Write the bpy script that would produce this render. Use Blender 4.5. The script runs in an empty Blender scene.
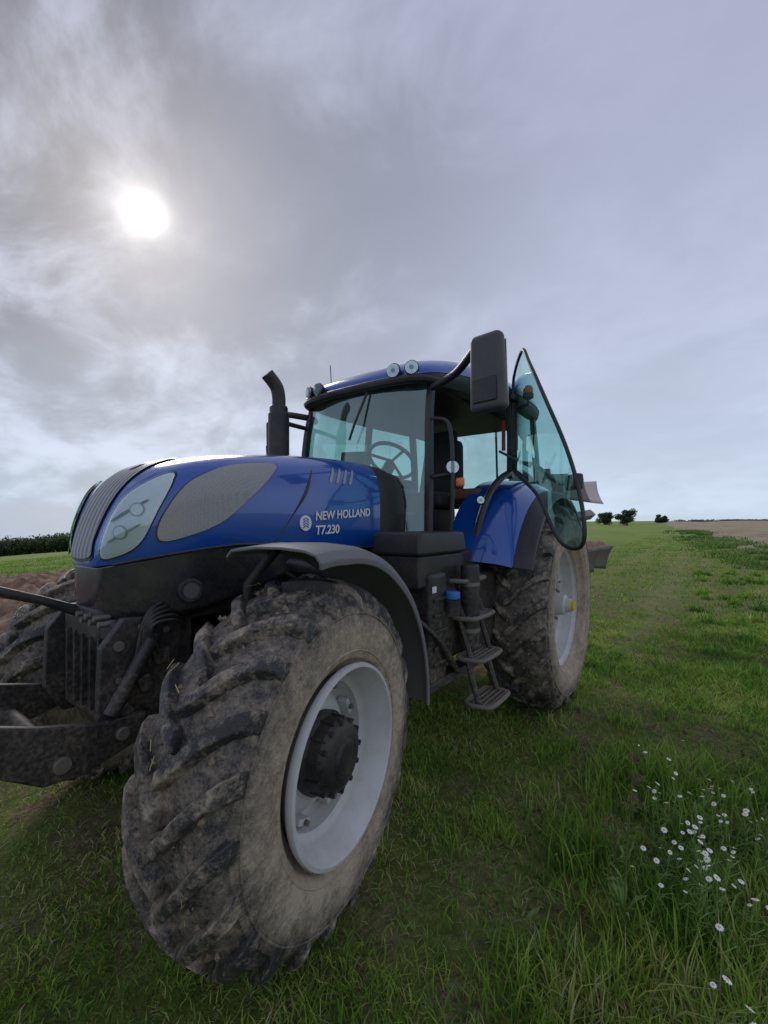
import bpy, bmesh, math, random
import numpy as np
from mathutils import Vector, Matrix
from mathutils.bvhtree import BVHTree
random.seed(7); rng=np.random.default_rng(11)
scene=bpy.context.scene
scene.view_settings.view_transform='Standard'
scene.view_settings.look='None'
scene.view_settings.exposure=0
COL=scene.collection
R=math.radians

# ------------------------------------------------------------------ materials
class NT:
    def __init__(s,tree): s.t=tree; s.n=tree.nodes; s.l=tree.links
    def new(s,typ,**kw):
        n=s.n.new(typ)
        for k,v in kw.items(): setattr(n,k,v)
        return n
    def put(s,sock,v):
        if isinstance(v,bpy.types.NodeSocket): s.l.new(v,sock)
        elif v is not None:
            if hasattr(sock,'default_value'):
                if isinstance(v,(tuple,list)) and len(v)==3 and len(sock.default_value)==4: v=tuple(v)+(1,)
                sock.default_value=v
    def m(s,op,a,b=None,c=None,clamp=False):
        n=s.new('ShaderNodeMath',operation=op); n.use_clamp=clamp
        s.put(n.inputs[0],a); s.put(n.inputs[1],b); s.put(n.inputs[2],c); return n.outputs[0]
    def mix(s,f,a,b,mode='MIX'):
        n=s.new('ShaderNodeMix',data_type='RGBA',blend_type=mode)
        s.put(n.inputs[0],f); s.put(n.inputs[6],a); s.put(n.inputs[7],b); return n.outputs[2]
    def noise(s,vec,scale,detail=4,rough=.55,dist=0.0):
        n=s.new('ShaderNodeTexNoise'); s.put(n.inputs['Vector'],vec)
        n.inputs['Scale'].default_value=scale; n.inputs['Detail'].default_value=detail
        n.inputs['Roughness'].default_value=rough; n.inputs['Distortion'].default_value=dist
        return n.outputs['Fac']
    def rng(s,v,a,b,c=0.,d=1.,smooth=False):
        n=s.new('ShaderNodeMapRange'); n.interpolation_type='SMOOTHSTEP' if smooth else 'LINEAR'
        s.put(n.inputs[0],v)
        for i,x in enumerate((a,b,c,d)): s.put(n.inputs[1+i],x)
        return n.outputs[0]
    def ramp(s,f,stops):
        n=s.new('ShaderNodeValToRGB'); s.put(n.inputs[0],f); e=n.color_ramp.elements
        while len(e)<len(stops): e.new(.5)
        for i,(p,c) in enumerate(stops): e[i].position=p; e[i].color=tuple(c)+(1,)
        return n.outputs[0]
    def bump(s,h,strength=.3,dist=.02):
        n=s.new('ShaderNodeBump'); s.put(n.inputs['Height'],h)
        n.inputs['Strength'].default_value=strength; n.inputs['Distance'].default_value=dist
        return n.outputs[0]
def newmat(name):
    m=bpy.data.materials.new(name); m.use_nodes=True; t=NT(m.node_tree)
    return m,t,m.node_tree.nodes['Principled BSDF']
DUST=(.30,.235,.165)
def pmat(name,col,rough=.5,metal=0.,coat=0.,dust=.15,dscale=6.,bump=0.,dustcol=DUST,spec=.5,low=0.):
    m,t,p=newmat(name)
    tc=t.new('ShaderNodeTexCoord').outputs['Object']
    n1=t.noise(tc,dscale,6,.65); n2=t.noise(tc,dscale*9,3,.6)
    f=t.m('MULTIPLY',t.rng(n1,.42,.75),t.rng(n2,.25,.7,.4,1.)); f=t.m('MULTIPLY',f,dust*3,clamp=True)
    f=t.m('ADD',f,dust*.25,clamp=True)
    if low:   # splashed mud, heavier towards the ground
        ps=t.new('ShaderNodeNewGeometry').outputs['Position']; sp=t.new('ShaderNodeSeparateXYZ'); t.l.new(ps,sp.inputs[0])
        g=t.m('MULTIPLY',t.rng(sp.outputs[2],1.35,.45,0,1),t.rng(n2,.42,.66,0,1)); g=t.m('MULTIPLY',g,t.rng(n1,.3,.6,.35,1))
        f=t.m('ADD',f,t.m('MULTIPLY',g,low),clamp=True)
    t.put(p.inputs['Base Color'],t.mix(f,col,dustcol))
    t.put(p.inputs['Roughness'],t.rng(f,0,.6,rough,min(1,rough+.35)))
    p.inputs['Metallic'].default_value=metal
    p.inputs['Coat Weight'].default_value=coat; p.inputs['Coat Roughness'].default_value=.03
    p.inputs['Specular IOR Level'].default_value=spec
    if bump: t.put(p.inputs['Normal'],t.bump(n2,bump,.004))
    return m
M={}
M['blue']=pmat('blue_paint',(.000,.072,.37),.22,.10,1.,.02,3.)
M['black']=pmat('black_plastic',(.015,.015,.017),.40,0,0,.05,5.,.15,low=.65)
M['gloss']=pmat('gloss_black_panel',(.012,.014,.020),.25,0,.4,.05,5.,.0,low=.5)
M['chassis']=pmat('chassis_black',(.014,.015,.018),.48,0,0,.08,7.,.3,low=.55)
M['grey']=pmat('grey_fender_plastic',(.16,.162,.168),.48,0,0,.07,6.)
M['mirror']=pmat('mirror_plastic',(.065,.067,.070),.5,0,0,.05,6.)
M['silver']=pmat('silver_mesh_panel',(.34,.35,.38),.4,.2,.3,.05,5.)
M['rim']=pmat('rim_grey_paint',(.58,.58,.575),.45,.0,.1,.20,8.,.1,(.36,.29,.20))
M['hub']=pmat('hub_black',(.012,.012,.014),.5,0,0,.09,9.,.5)
M['white']=pmat('white_print',(.75,.76,.78),.5,0,0,0.)
M['orange']=pmat('amber_lens',(.8,.16,.01),.2,0,.5,0.)
M['red']=pmat('red_plastic',(.5,.03,.02),.35,0,0,.03)
M['yellow']=pmat('yellow_sticker',(.7,.5,.03),.5,0,0,.03)
M['cap']=pmat('blue_cap',(.03,.16,.55),.4,0,0,.03)
M['brown']=pmat('brown_seat',(.16,.06,.03),.6,0,0,.05)
M['seat']=pmat('seat_fabric',(.03,.03,.035),.8,0,0,.05)
M['steel']=pmat('worn_steel',(.20,.19,.18),.5,.6,0,.16,low=.5)
M['step']=pmat('muddy_step',(.16,.15,.14),.6,.3,0,.35,12,low=.5)
M['chrome']=pmat('lamp_reflector',(.80,.81,.83),.18,.75,0,.0)
M['headlamp']=pmat('headlamp_reflector',(.82,.84,.86),.28,.15,.5,.0)
M['ploughframe']=pmat('plough_frame_grey',(.20,.19,.19),.5,.2,0,.12)
M['ploughwhite']=pmat('plough_guard',(.66,.56,.56),.5,0,0,.05)
M['mud']=pmat('dried_mud',(.20,.15,.10),.95,dust=.3,dscale=20,bump=.4)
M['straw']=pmat('straw',(.42,.36,.15),.8,dust=0)
def glassmat(name,tint,refl=1.,body=.0,film=(.02,.16)):
    m,t,p=newmat(name); m.node_tree.nodes.remove(p)
    tr=t.new('ShaderNodeBsdfTransparent'); tr.inputs[0].default_value=tint+(1,)
    gl=t.new('ShaderNodeBsdfGlossy'); gl.inputs['Roughness'].default_value=.02; gl.inputs[0].default_value=(.80,1.0,.98,1)
    fr=t.new('ShaderNodeFresnel'); fr.inputs[0].default_value=1.5
    f=t.m('MULTIPLY',fr.outputs[0],1.7*refl,clamp=True); f=t.m('ADD',f,body,clamp=True)
    mx=t.new('ShaderNodeMixShader'); t.put(mx.inputs[0],f); t.l.new(tr.outputs[0],mx.inputs[1]); t.l.new(gl.outputs[0],mx.inputs[2])
    df=t.new('ShaderNodeBsdfDiffuse'); df.inputs[0].default_value=(.30,.42,.40,1)
    tc=t.new('ShaderNodeTexCoord').outputs['Object']
    n=t.rng(t.noise(tc,4,5,.6),.35,.8,film[0],film[1])
    m2=t.new('ShaderNodeMixShader'); t.put(m2.inputs[0],n); t.l.new(mx.outputs[0],m2.inputs[1]); t.l.new(df.outputs[0],m2.inputs[2])
    t.l.new(m2.outputs[0],m.node_tree.nodes['Material Output'].inputs[0]); return m
M['glass']=glassmat('tinted_glass',(.55,.80,.76),1.6,.06,(.05,.2))
M['doorglass']=glassmat('door_glass',(.42,.72,.69),1.3,.05)
M['clear']=glassmat('lamp_glass',(.9,.93,.95),1.0,.05,(.03,.08))

def tyremat(name,rimR,Rt,lug):
    m,t,p=newmat(name)
    tc=t.new('ShaderNodeTexCoord').outputs['Object']
    sp=t.new('ShaderNodeSeparateXYZ'); t.l.new(tc,sp.inputs[0]); x,y,z=sp.outputs
    r=t.m('SQRT',t.m('ADD',t.m('MULTIPLY',x,x),t.m('MULTIPLY',z,z)))
    n1=t.noise(tc,7,7,.7); n2=t.noise(tc,34,5,.7); n3=t.noise(tc,2.3,3,.5); n4=t.noise(tc,130,3,.6)
    if not lug:
        base=t.rng(r,rimR+.05,Rt-.07,1.12,.34,True)
        f=t.m('ADD',base,t.rng(n1,.3,.7,-.42,.30)); f=t.m('ADD',f,t.rng(n2,.3,.7,-.28,.24))
    else:
        f=t.rng(n1,.44,.64,0.0,.85); f=t.m('ADD',f,t.rng(n2,.4,.7,-.24,.36)); f=t.m('ADD',f,t.rng(n3,.35,.65,-.22,.18))
    f=t.m('ADD',f,t.rng(n4,.35,.65,-.12,.12))
    f=t.m('MULTIPLY',f,.94,clamp=True)
    rub=t.mix(n3,(.022,.022,.023),(.052,.050,.049))
    dc=t.mix(t.m('ADD',t.m('MULTIPLY',n1,.5),t.m('MULTIPLY',n2,.5)),(.22,.165,.11),(.66,.54,.40))
    t.put(p.inputs['Base Color'],t.mix(f,rub,dc))
    t.put(p.inputs['Roughness'],t.rng(f,0,1,.45,.95))
    t.put(p.inputs['Normal'],t.bump(t.m('ADD',t.m('ADD',n2,t.m('MULTIPLY',n1,1.3)),t.m('MULTIPLY',n4,.4)),.6,.014))
    return m

# ------------------------------------------------------------------ mesh helpers
def empty(name,parent=None,loc=(0,0,0),rot=(0,0,0)):
    o=bpy.data.objects.new(name,None); COL.objects.link(o); o.parent=parent; o.location=loc; o.rotation_euler=rot; return o
def add(name,V,Fs,mat,parent=None,smooth=True,bevel=0.,seg=2,solid=0.,recalc=True,mats=None,midx=None,autos=35):
    me=bpy.data.meshes.new(name); me.from_pydata([tuple(v) for v in V],[],Fs)
    if recalc:
        bm=bmesh.new(); bm.from_mesh(me); bmesh.ops.recalc_face_normals(bm,faces=bm.faces); bm.to_mesh(me); bm.free()
    for mm in (mats or [mat]): me.materials.append(mm)
    if midx: me.polygons.foreach_set('material_index',midx)
    o=bpy.data.objects.new(name,me); COL.objects.link(o); o.parent=parent
    if solid:
        s=o.modifiers.new('s','SOLIDIFY'); s.thickness=solid; s.offset=0
    if bevel:
        b=o.modifiers.new('b','BEVEL'); b.width=bevel; b.segments=seg; b.limit_method='ANGLE'; b.angle_limit=R(32)
    if smooth:
        me.polygons.foreach_set('use_smooth',[True]*len(me.polygons))
        try: me.set_sharp_from_angle(angle=R(autos))
        except Exception: pass
        if bevel:
            w=o.modifiers.new('w','WEIGHTED_NORMAL'); w.keep_sharp=False
    return o
def box(name,c,s,mat,parent,rot=(0,0,0),bevel=.012,taper=None):
    hx,hy,hz=[k/2 for k in s]; V=[]
    rm=Matrix.Rotation(rot[2],3,'Z')@Matrix.Rotation(rot[1],3,'Y')@Matrix.Rotation(rot[0],3,'X')
    for k in (-1,1):
        tx,ty=(taper if (taper and k==1) else (1,1))
        for a,b in ((-1,-1),(1,-1),(1,1),(-1,1)): V.append(rm@Vector((a*hx*tx,b*hy*ty,k*hz))+Vector(c))
    Fs=[(0,1,2,3),(4,5,6,7),(0,1,5,4),(1,2,6,5),(2,3,7,6),(3,0,4,7)]
    return add(name,V,Fs,mat,parent,bevel=bevel)
def frame(d):
    d=d.normalized(); u=d.cross(Vector((0,0,1)))
    if u.length<1e-3: u=d.cross(Vector((1,0,0)))
    u.normalize(); return u,d.cross(u).normalized()
def tube(name,pts,r,mat,parent,seg=12,caps=True,rs=None,bevel=0):
    pts=[Vector(p) for p in pts]; V=[];Fs=[]; n=len(pts)
    u=None
    for i,p in enumerate(pts):
        d=(pts[min(i+1,n-1)]-pts[max(i-1,0)]).normalized()
        if u is None: u,v=frame(d)
        else:
            u=(u-d*u.dot(d)).normalized(); v=d.cross(u)
        rr=rs[i] if rs else r
        for k in range(seg):
            a=2*math.pi*k/seg; V.append(p+u*math.cos(a)*rr+v*math.sin(a)*rr)
    for i in range(n-1):
        for k in range(seg):
            k2=(k+1)%seg; Fs.append((i*seg+k,i*seg+k2,(i+1)*seg+k2,(i+1)*seg+k))
    if caps: Fs.append(tuple(range(seg))); Fs.append(tuple(range((n-1)*seg,n*seg)))
    return add(name,V,Fs,mat,parent,bevel=bevel)
def smoothpath(pts,n=8,closed=False):
    P=[Vector(p) for p in pts]; out=[]; N=len(P)
    for i in range(N if closed else N-1):
        if closed: a,b,c,d=P[(i-1)%N],P[i],P[(i+1)%N],P[(i+2)%N]
        else: a,b,c,d=P[max(i-1,0)],P[i],P[i+1],P[min(i+2,N-1)]
        for k in range(n):
            t=k/n; out.append(.5*((2*b)+(c-a)*t+(2*a-5*b+4*c-d)*t*t+(3*b-a-3*c+d)*t**3))
    if not closed: out.append(P[-1])
    return out
def prism(name,poly,y0,y1,mat,parent,bevel=.01):   # poly in x,z
    n=len(poly); V=[(x,y0,z) for x,z in poly]+[(x,y1,z) for x,z in poly]
    Fs=[tuple(range(n)),tuple(range(n,2*n))]+[(i,(i+1)%n,n+(i+1)%n,n+i) for i in range(n)]
    return add(name,V,Fs,mat,parent,bevel=bevel)
def revolve(name,prof,mat,parent,seg=72,side=1,loc=None,**kw):
    V=[];Fs=[];n=len(prof)
    for k in range(seg):
        a=2*math.pi*k/seg
        for r,y in prof: V.append((r*math.sin(a),y*side,r*math.cos(a)))
    for k in range(seg):
        k2=(k+1)%seg
        for i in range(n-1): Fs.append((k*n+i,k*n+i+1,k2*n+i+1,k2*n+i))
    return add(name,V,Fs,mat,parent,**kw)
def loft(name,rings,mat,parent,cap=True,**kw):
    n=len(rings[0]); V=[p for r in rings for p in r]; Fs=[]
    for i in range(len(rings)-1):
        for k in range(n):
            k2=(k+1)%n; Fs.append((i*n+k,i*n+k2,(i+1)*n+k2,(i+1)*n+k))
    if cap: Fs.append(tuple(range(n))); Fs.append(tuple(range((len(rings)-1)*n,len(rings)*n)))
    return add(name,V,Fs,mat,parent,**kw)

T=empty('tractor')

# ------------------------------------------------------------------ wheels
def wheel(pre,loc,steer,side,Rt,W,rimR,front):
    e=empty(pre,T,loc,(0,0,steer))
    sh=Rt-rimR; lh=.040 if front else .045; Rb=Rt-lh
    half=[(rimR-.02,.36*W),(rimR+.015,.42*W),(rimR+.10*sh,.475*W),(rimR+.28*sh,.510*W),(rimR+.48*sh,.505*W),(rimR+.66*sh,.47*W),(Rb-.06,.425*W),(Rb-.027,.36*W),(Rb-.007,.23*W),(Rb,0)]
    hp=[(p.x,p.y) for p in smoothpath([(a,b,0) for a,b in half],4)]
    prof=hp+[(a,-b) for a,b in hp[::-1][1:]]
    cm=tyremat(pre+'_tyre_rubber',rimR,Rt,False); lm=tyremat(pre+'_lug_rubber',rimR,Rt,True)
    revolve(pre+'_tyre',prof,cm,e,110)
    top=[(-.035,0),(.08,0),(.18,.005),(.28,.014),(.36,.028),(.425,.046),(.47,.072),(.488,.105),(.492,.135)]
    bas=[(-.035,lh+.01),(.08,lh+.01),(.18,lh+.014),(.28,lh+.021),(.35,lh+.033),(.40,lh+.052),(.435,lh+.072),(.455,lh+.092),(.47,lh+.108)]
    V=[];Fs=[]; N=22 if front else 24
    for i in range(N):
        for sg in (-1,1):
            th0=2*math.pi*(i+(.5 if sg>0 else 0))/N; b0=len(V)
            for j,((ty,td),(by,bd)) in enumerate(zip(top,bas)):
                t=j/(len(top)-1); yy=max(ty,0)*W
                lag=(1.3*yy-1.2*yy*yy)/Rt
                jit=random.uniform(-.003,.003)
                wt=(.023+.013*t+jit)/Rt; wb=wt+.012/Rt
                for (yv,dv,wv) in ((by,bd,-wb),(ty,td,-wt),(ty,td,wt),(by,bd,wb)):
                    a=th0-lag+wv; r=Rt-dv+random.uniform(-.002,.0015)
                    V.append((r*math.sin(a),sg*yv*W,r*math.cos(a)))
            m=len(top)
            for j in range(m-1):
                for k in range(3): Fs.append((b0+j*4+k,b0+j*4+k+1,b0+(j+1)*4+k+1,b0+(j+1)*4+k))
            Fs.append((b0,b0+1,b0+2,b0+3)); q=b0+(m-1)*4; Fs.append((q,q+1,q+2,q+3))
    add(pre+'_lugs',V,Fs,lm,e,bevel=.007,seg=2,autos=30)
    for q,(ra,yb) in enumerate(((rimR+.17*sh,.492),(rimR+.60*sh,.490))):
        for s2 in (1,-1):
            tube(pre+'_sidewall_rib_%d_%d'%(q,s2),[(ra*math.sin(a),s2*yb*W,ra*math.cos(a)) for a in np.linspace(0,2*math.pi,81)],.004,cm,e,6,caps=False)
    V=[];Fs=[]; rr_=random.Random(3)
    for i in range(260):
        a=rr_.uniform(0,6.283); yy=rr_.uniform(-.36,.36)*W; r=Rb-.004-.10*max(0,abs(yy)/W-.2)**1.3; s=rr_.uniform(.006,.018)
        c=Vector((r*math.sin(a),yy,r*math.cos(a))); q=len(V)
        for dx,dy,dz in ((1,0,0),(-1,0,0),(0,1,0),(0,-1,0),(0,0,1),(0,0,-1)): V.append(c+Vector((dx*rr_.uniform(.5,1.2),dy*rr_.uniform(.5,1.2),dz*rr_.uniform(.5,1.2)))*s)
        for f in ((0,2,4),(2,1,4),(1,3,4),(3,0,4),(2,0,5),(1,2,5),(3,1,5),(0,3,5)): Fs.append(tuple(q+k for k in f))
    add(pre+'_mud_clods',V,Fs,M['mud'],e,smooth=False)
    V=[];Fs=[]
    for i in range(30 if front else 12):
        a=rr_.uniform(0,6.283); yy=rr_.uniform(-.40,.42)*W; r=Rt-.004-.12*max(0,abs(yy)/W-.2)**1.3; l=rr_.uniform(.010,.022); an=rr_.uniform(0,3.14)
        c=Vector((r*math.sin(a),yy,r*math.cos(a))); tn=Vector((math.cos(a),0,-math.sin(a))); d=(tn*math.cos(an)+Vector((0,1,0))*math.sin(an)); nr=c.copy(); nr.y=0; nr.normalize(); w_=d.cross(nr)*.0014; q=len(V)
        V.extend([c-d*l+w_,c-d*l-w_,c+d*l-w_+nr*.004,c+d*l+w_+nr*.004]); Fs.append((q,q+1,q+2,q+3))
    add(pre+'_straw_bits',V,Fs,M['straw'],e,smooth=False,recalc=False)
    fy=.215 if front else .205
    if front:
        prof=[(rimR+.005,-.03),(rimR+.012,-.012),(rimR+.008,0),(rimR-.004,.002),(rimR-.012,-.006),(rimR-.018,-.03),(rimR-.033,-.042),(rimR-.040,-.10),(rimR-.052,-.112),(rimR-.070,-.12),(rimR-.074,-.19),(rimR-.09,-.205),(.21,-.175),(.18,-.15),(.155,-.145),(.0,-.145)]
    else:
        prof=[(rimR+.005,-.03),(rimR+.014,-.012),(rimR+.01,0),(rimR-.004,.002),(rimR-.014,-.008),(rimR-.02,-.035),(rimR-.045,-.05),(rimR-.052,-.13),(rimR-.07,-.145),(rimR-.10,-.155),(rimR-.105,-.20),(.36,-.215),(.30,-.17),(.2,-.13),(.17,-.125),(0,-.125)]
    prof=[(r,y+fy) for r,y in prof]
    revolve(pre+'_rim',prof,M['rim'],e,96,side,autos=50)
    revolve(pre+'_rim_back',[(rimR+.01,-.40*W),(rimR-.02,-.39*W),(rimR-.10,-.10),(rimR-.105,fy-.22)],M['rim'],e,64,side)
    for k in range(8):
        a=2*math.pi*(k+.5)/8; rr=rimR-(.095 if front else .14)
        c=(rr*math.sin(a),side*(fy-(.165 if front else .17)),rr*math.cos(a))
        box(pre+'_bracket_%d'%k,c,(.070,.05,.026),M['rim'],e,rot=(0,a,0),bevel=.006)
        tube(pre+'_bracket_bolt_%d'%k,[(c[0],c[1],c[2]),(c[0],c[1]+side*.04,c[2])],.010,M['steel'],e,6)
    if front:
        hp=[(.146,-.16),(.150,-.12),(.136,-.105),(.133,-.06),(.124,-.048),(.116,-.038),(.097,-.030),(.068,-.026),(.060,-.012),(0,-.010)]
    else:
        hp=[(.15,-.14),(.15,-.10),(.13,-.095),(.095,-.09),(.09,.0),(.075,.01),(.06,.012),(.055,.05),(0,.052)]
    revolve(pre+'_hub',[(r,y+fy) for r,y in hp],M['hub'] if front else M['rim'],e,40,side,autos=30)
    nb=12 if front else 10; rb=.124 if front else .125
    for k in range(nb):
        a=2*math.pi*k/nb; yb=fy+(-.10 if not front else -.072)
        p=Vector((rb*math.sin(a),side*yb,rb*math.cos(a)))
        tube(pre+'_bolt_%d'%k,[p,p+Vector((0,side*.035,0))],.010,M['hub'] if front else M['steel'],e,6)
    if front:
        for k in range(12):
            a=2*math.pi*(k+.5)/12
            box(pre+'_hub_rib_%d'%k,(.134*math.sin(a),side*(fy-.085),.134*math.cos(a)),(.010,.07,.014),M['hub'],e,rot=(0,a,0),bevel=.003)
    else:
        p=Vector((0,side*(fy+.045),0)); tube(pre+'_axle_cap',[p,p+Vector((0,side*.03,0))],.045,M['yellow'],e,20)
    return e
ST=R(9)
wfl=wheel('front_wheel_left',(2.816,.850,.712),ST,1,.650,.40,.328,True)
wfr=wheel('front_wheel_right',(2.74,-.85,.705),ST,-1,.650,.40,.328,True)
wrl=wheel('rear_wheel_left',(0,.92,.87),0,1,.88,.54,.53,False)
wrr=wheel('rear_wheel_right',(0,-.92,.87),0,-1,.88,.54,.53,False)

# front mudguards
def fguard(pre,e,side,a0,span):
    V=[];Fs=[]; prof=[(-.20,.735),(-.17,.76),(-.05,.775),(.06,.776),(.155,.768),(.20,.753),(.214,.727),(.212,.705)]
    n=len(prof); K=34
    for k in range(K+1):
        th=R(a0-span*k/K)
        flare=.05*max(0,(k/K-.45)/.55)
        for y,r in prof:
            r=r+(.02*max(0,(.12-k/K)/.12))+flare
            V.append((r*math.sin(th),side*y,r*math.cos(th)))
    for k in range(K):
        for i in range(n-1): Fs.append((k*n+i,k*n+i+1,(k+1)*n+i+1,(k+1)*n+i))
    add(pre,V,Fs,M['grey'],e,solid=.012,bevel=.004)
    tube(pre+'_stay',[(0,-side*.28,.1),(-.02,-side*.30,.6),(-.03,-side*.16,.75)],.022,M['chassis'],e)
    tube(pre+'_stay_b',[(-.02,-side*.29,.55),(-.5,-side*.18,.58)],.018,M['chassis'],e)
fguard('front_mudguard_left',wfl,1,15,111); fguard('front_mudguard_right',wfr,-1,-8,90)

# rear fenders
def rguard(pre,side):
    prof=[(.50,.0),(.66,-.005),(.80,-.02),(.90,-.045),(.965,-.085),(1.0,-.115)]
    lip=[(1.0,-.113),(1.05,-.118),(1.10,-.128),(1.125,-.15),(1.125,-.175)]
    for nm,pr,mt in (('',prof,M['blue']),('_lip',lip,M['black'])):
        V=[];Fs=[];n=len(pr);K=40
        for k in range(K+1):
            th=R(68-112*k/K); rr=1.09+.055*math.sin(th)
            for y,d in pr: V.append(((rr+d)*math.sin(th),side*y,.87+(rr+d)*math.cos(th)))
        for k in range(K):
            for i in range(n-1): Fs.append((k*n+i,k*n+i+1,(k+1)*n+i+1,(k+1)*n+i))
        add(pre+nm,V,Fs,mt,T,solid=.012,bevel=.003)
    V=[];Fs=[];K=30
    for k in range(K+1):
        th=R(72-118*k/K); rr=1.085+.055*math.sin(th)
        V.append((rr*math.sin(th),side*.52,.87+rr*math.cos(th))); V.append((.55*math.sin(th),side*.52,.87+.45*math.cos(th)))
    for k in range(K): Fs.append((2*k,2*k+1,2*k+3,2*k+2))
    add(pre+'_inner',V,Fs,M['black'],T,solid=.02)
rguard('rear_fender_left',1); rguard('rear_fender_right',-1)

# ------------------------------------------------------------------ bonnet
HX=[1.76,2.1,2.45,2.75,2.92,3.03,3.11,3.17,3.215,3.245,3.26]
ZT=[1.985,1.975,1.945,1.905,1.868,1.825,1.765,1.69,1.60,1.51,1.45]
ZB=[1.42,1.44,1.46,1.475,1.465,1.45,1.435,1.42,1.405,1.395,1.39]
HW=[.435,.437,.437,.43,.41,.375,.325,.265,.20,.14,.08]
def cr(xs,ys,x):
    i=min(max(int(np.searchsorted(xs,x))-1,0),len(xs)-2)
    t=(x-xs[i])/(xs[i+1]-xs[i])
    def sl(k):
        if k==0: return (ys[1]-ys[0])/(xs[1]-xs[0])
        if k==len(xs)-1: return (ys[-1]-ys[-2])/(xs[-1]-xs[-2])
        return (ys[k+1]-ys[k-1])/(xs[k+1]-xs[k-1])
    h=xs[i+1]-xs[i]; m0,m1=sl(i)*h,sl(i+1)*h
    return (2*t**3-3*t*t+1)*ys[i]+(t**3-2*t*t+t)*m0+(-2*t**3+3*t*t)*ys[i+1]+(t**3-t*t)*m1
hp=[(0,0),(.25,.004),(.5,.018),(.70,.05),(.84,.11),(.93,.20),(.975,.32),(1,.45),(1.0,.62),(1.0,.80),(.99,.92),(.97,1.0)]
def hring(x,wb=0):
    zt,zb,w=cr(HX,ZT,x),cr(HX,ZB,x),cr(HX,HW,x); h=zt-zb
    L=[(x,a*w,zt-b*h) for a,b in hp]
    return [(x,-y,z) for x,y,z in L[::-1][:-1]]+L
xs=list(np.linspace(1.76,2.9,24))+list(np.linspace(2.93,3.26,26))
rings=[hring(x) for x in xs]
n=len(rings[0]); V=[p for r in rings for p in r]; Fs=[]
for i in range(len(rings)-1):
    for k in range(n-1): Fs.append((i*n+k,i*n+k+1,(i+1)*n+k+1,(i+1)*n+k))
Fs.append(tuple(range(n))); Fs.append(tuple(range((len(rings)-1)*n,len(rings)*n)))
hood=add('bonnet',V,Fs,M['blue'],T,autos=45)
bm=bmesh.new(); bm.from_mesh(hood.data); bvh=BVHTree.FromBMesh(bm); bm.free()
def patch(name,poly,d,mat,off=.004,sub=6,rings_n=10,solid=.0):
    d=Vector(d).normalized(); B=smoothpath(poly,sub,True); c=sum(B,Vector())/len(B); n=len(B)
    V=[];Fs=[]
    def proj(p):
        hit=bvh.ray_cast(p-d*1.5,d)
        if hit[0] is None:
            h=bvh.find_nearest(p); return h[0]+h[1]*off
        nn=hit[1] if hit[1].dot(d)<0 else -hit[1]
        return hit[0]+nn*off
    V.append(proj(c))
    for k in range(1,rings_n+1):
        for p in B:
            q=c+(p-c)*(k/rings_n); qq=proj(q)
            V.append(qq)
    for i in range(n): Fs.append((0,1+i,1+(i+1)%n))
    for k in range(rings_n-1):
        for i in range(n):
            a=1+k*n+i;b=1+k*n+(i+1)%n; Fs.append((a,b,b+n,a+n))
    return add(name,V,Fs,mat,T,autos=60)
def ysc(poly,s): return [(x,y*s,z) for x,y,z in poly]
winp=[(3.10,.42,1.50),(3.09,.42,1.60),(3.0,.42,1.735),(2.84,.42,1.815),(2.66,.42,1.85),(2.57,.42,1.85),(2.62,.42,1.79),(2.75,.42,1.68),(2.87,.42,1.58),(3.0,.42,1.52)]
def scl(poly,k):
    c=sum((Vector(p) for p in poly),Vector())/len(poly); return [tuple(c+(Vector(p)-c)*k) for p in poly]
mm,t,p=newmat('perforated_panel'); tc=t.new('ShaderNodeTexCoord').outputs['Object']
vor=t.new('ShaderNodeTexVoronoi'); vor.inputs['Scale'].default_value=260; vor.inputs['Randomness'].default_value=.6; t.l.new(tc,vor.inputs['Vector'])
f=t.rng(vor.outputs['Distance'],.2,.5); dn=t.rng(t.noise(tc,5,5,.6),.4,.7,0,.35)
t.put(p.inputs['Base Color'],t.mix(dn,t.mix(f,(.19,.195,.195),(.34,.34,.335)),(.38,.34,.28))); p.inputs['Roughness'].default_value=.5; p.inputs['Metallic'].default_value=.1
M['perf']=mm
mm,t,p=newmat('grille_ribbed'); tc=t.new('ShaderNodeTexCoord').outputs['Object']
wv=t.new('ShaderNodeTexWave'); wv.bands_direction='Y'; wv.inputs['Scale'].default_value=9; t.l.new(tc,wv.inputs['Vector'])
t.put(p.inputs['Base Color'],t.mix(wv.outputs['Fac'],(.12,.122,.13),(.30,.31,.33))); p.inputs['Roughness'].default_value=.38
t.put(p.inputs['Normal'],t.bump(wv.outputs['Fac'],.35,.008)); M['grille']=mm
headp=[(3.225,.135,1.435),(3.20,.145,1.56),(3.15,.19,1.68),(3.05,.31,1.77),(3.04,.325,1.73),(3.09,.30,1.60),(3.14,.27,1.49),(3.19,.21,1.44)]
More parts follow.
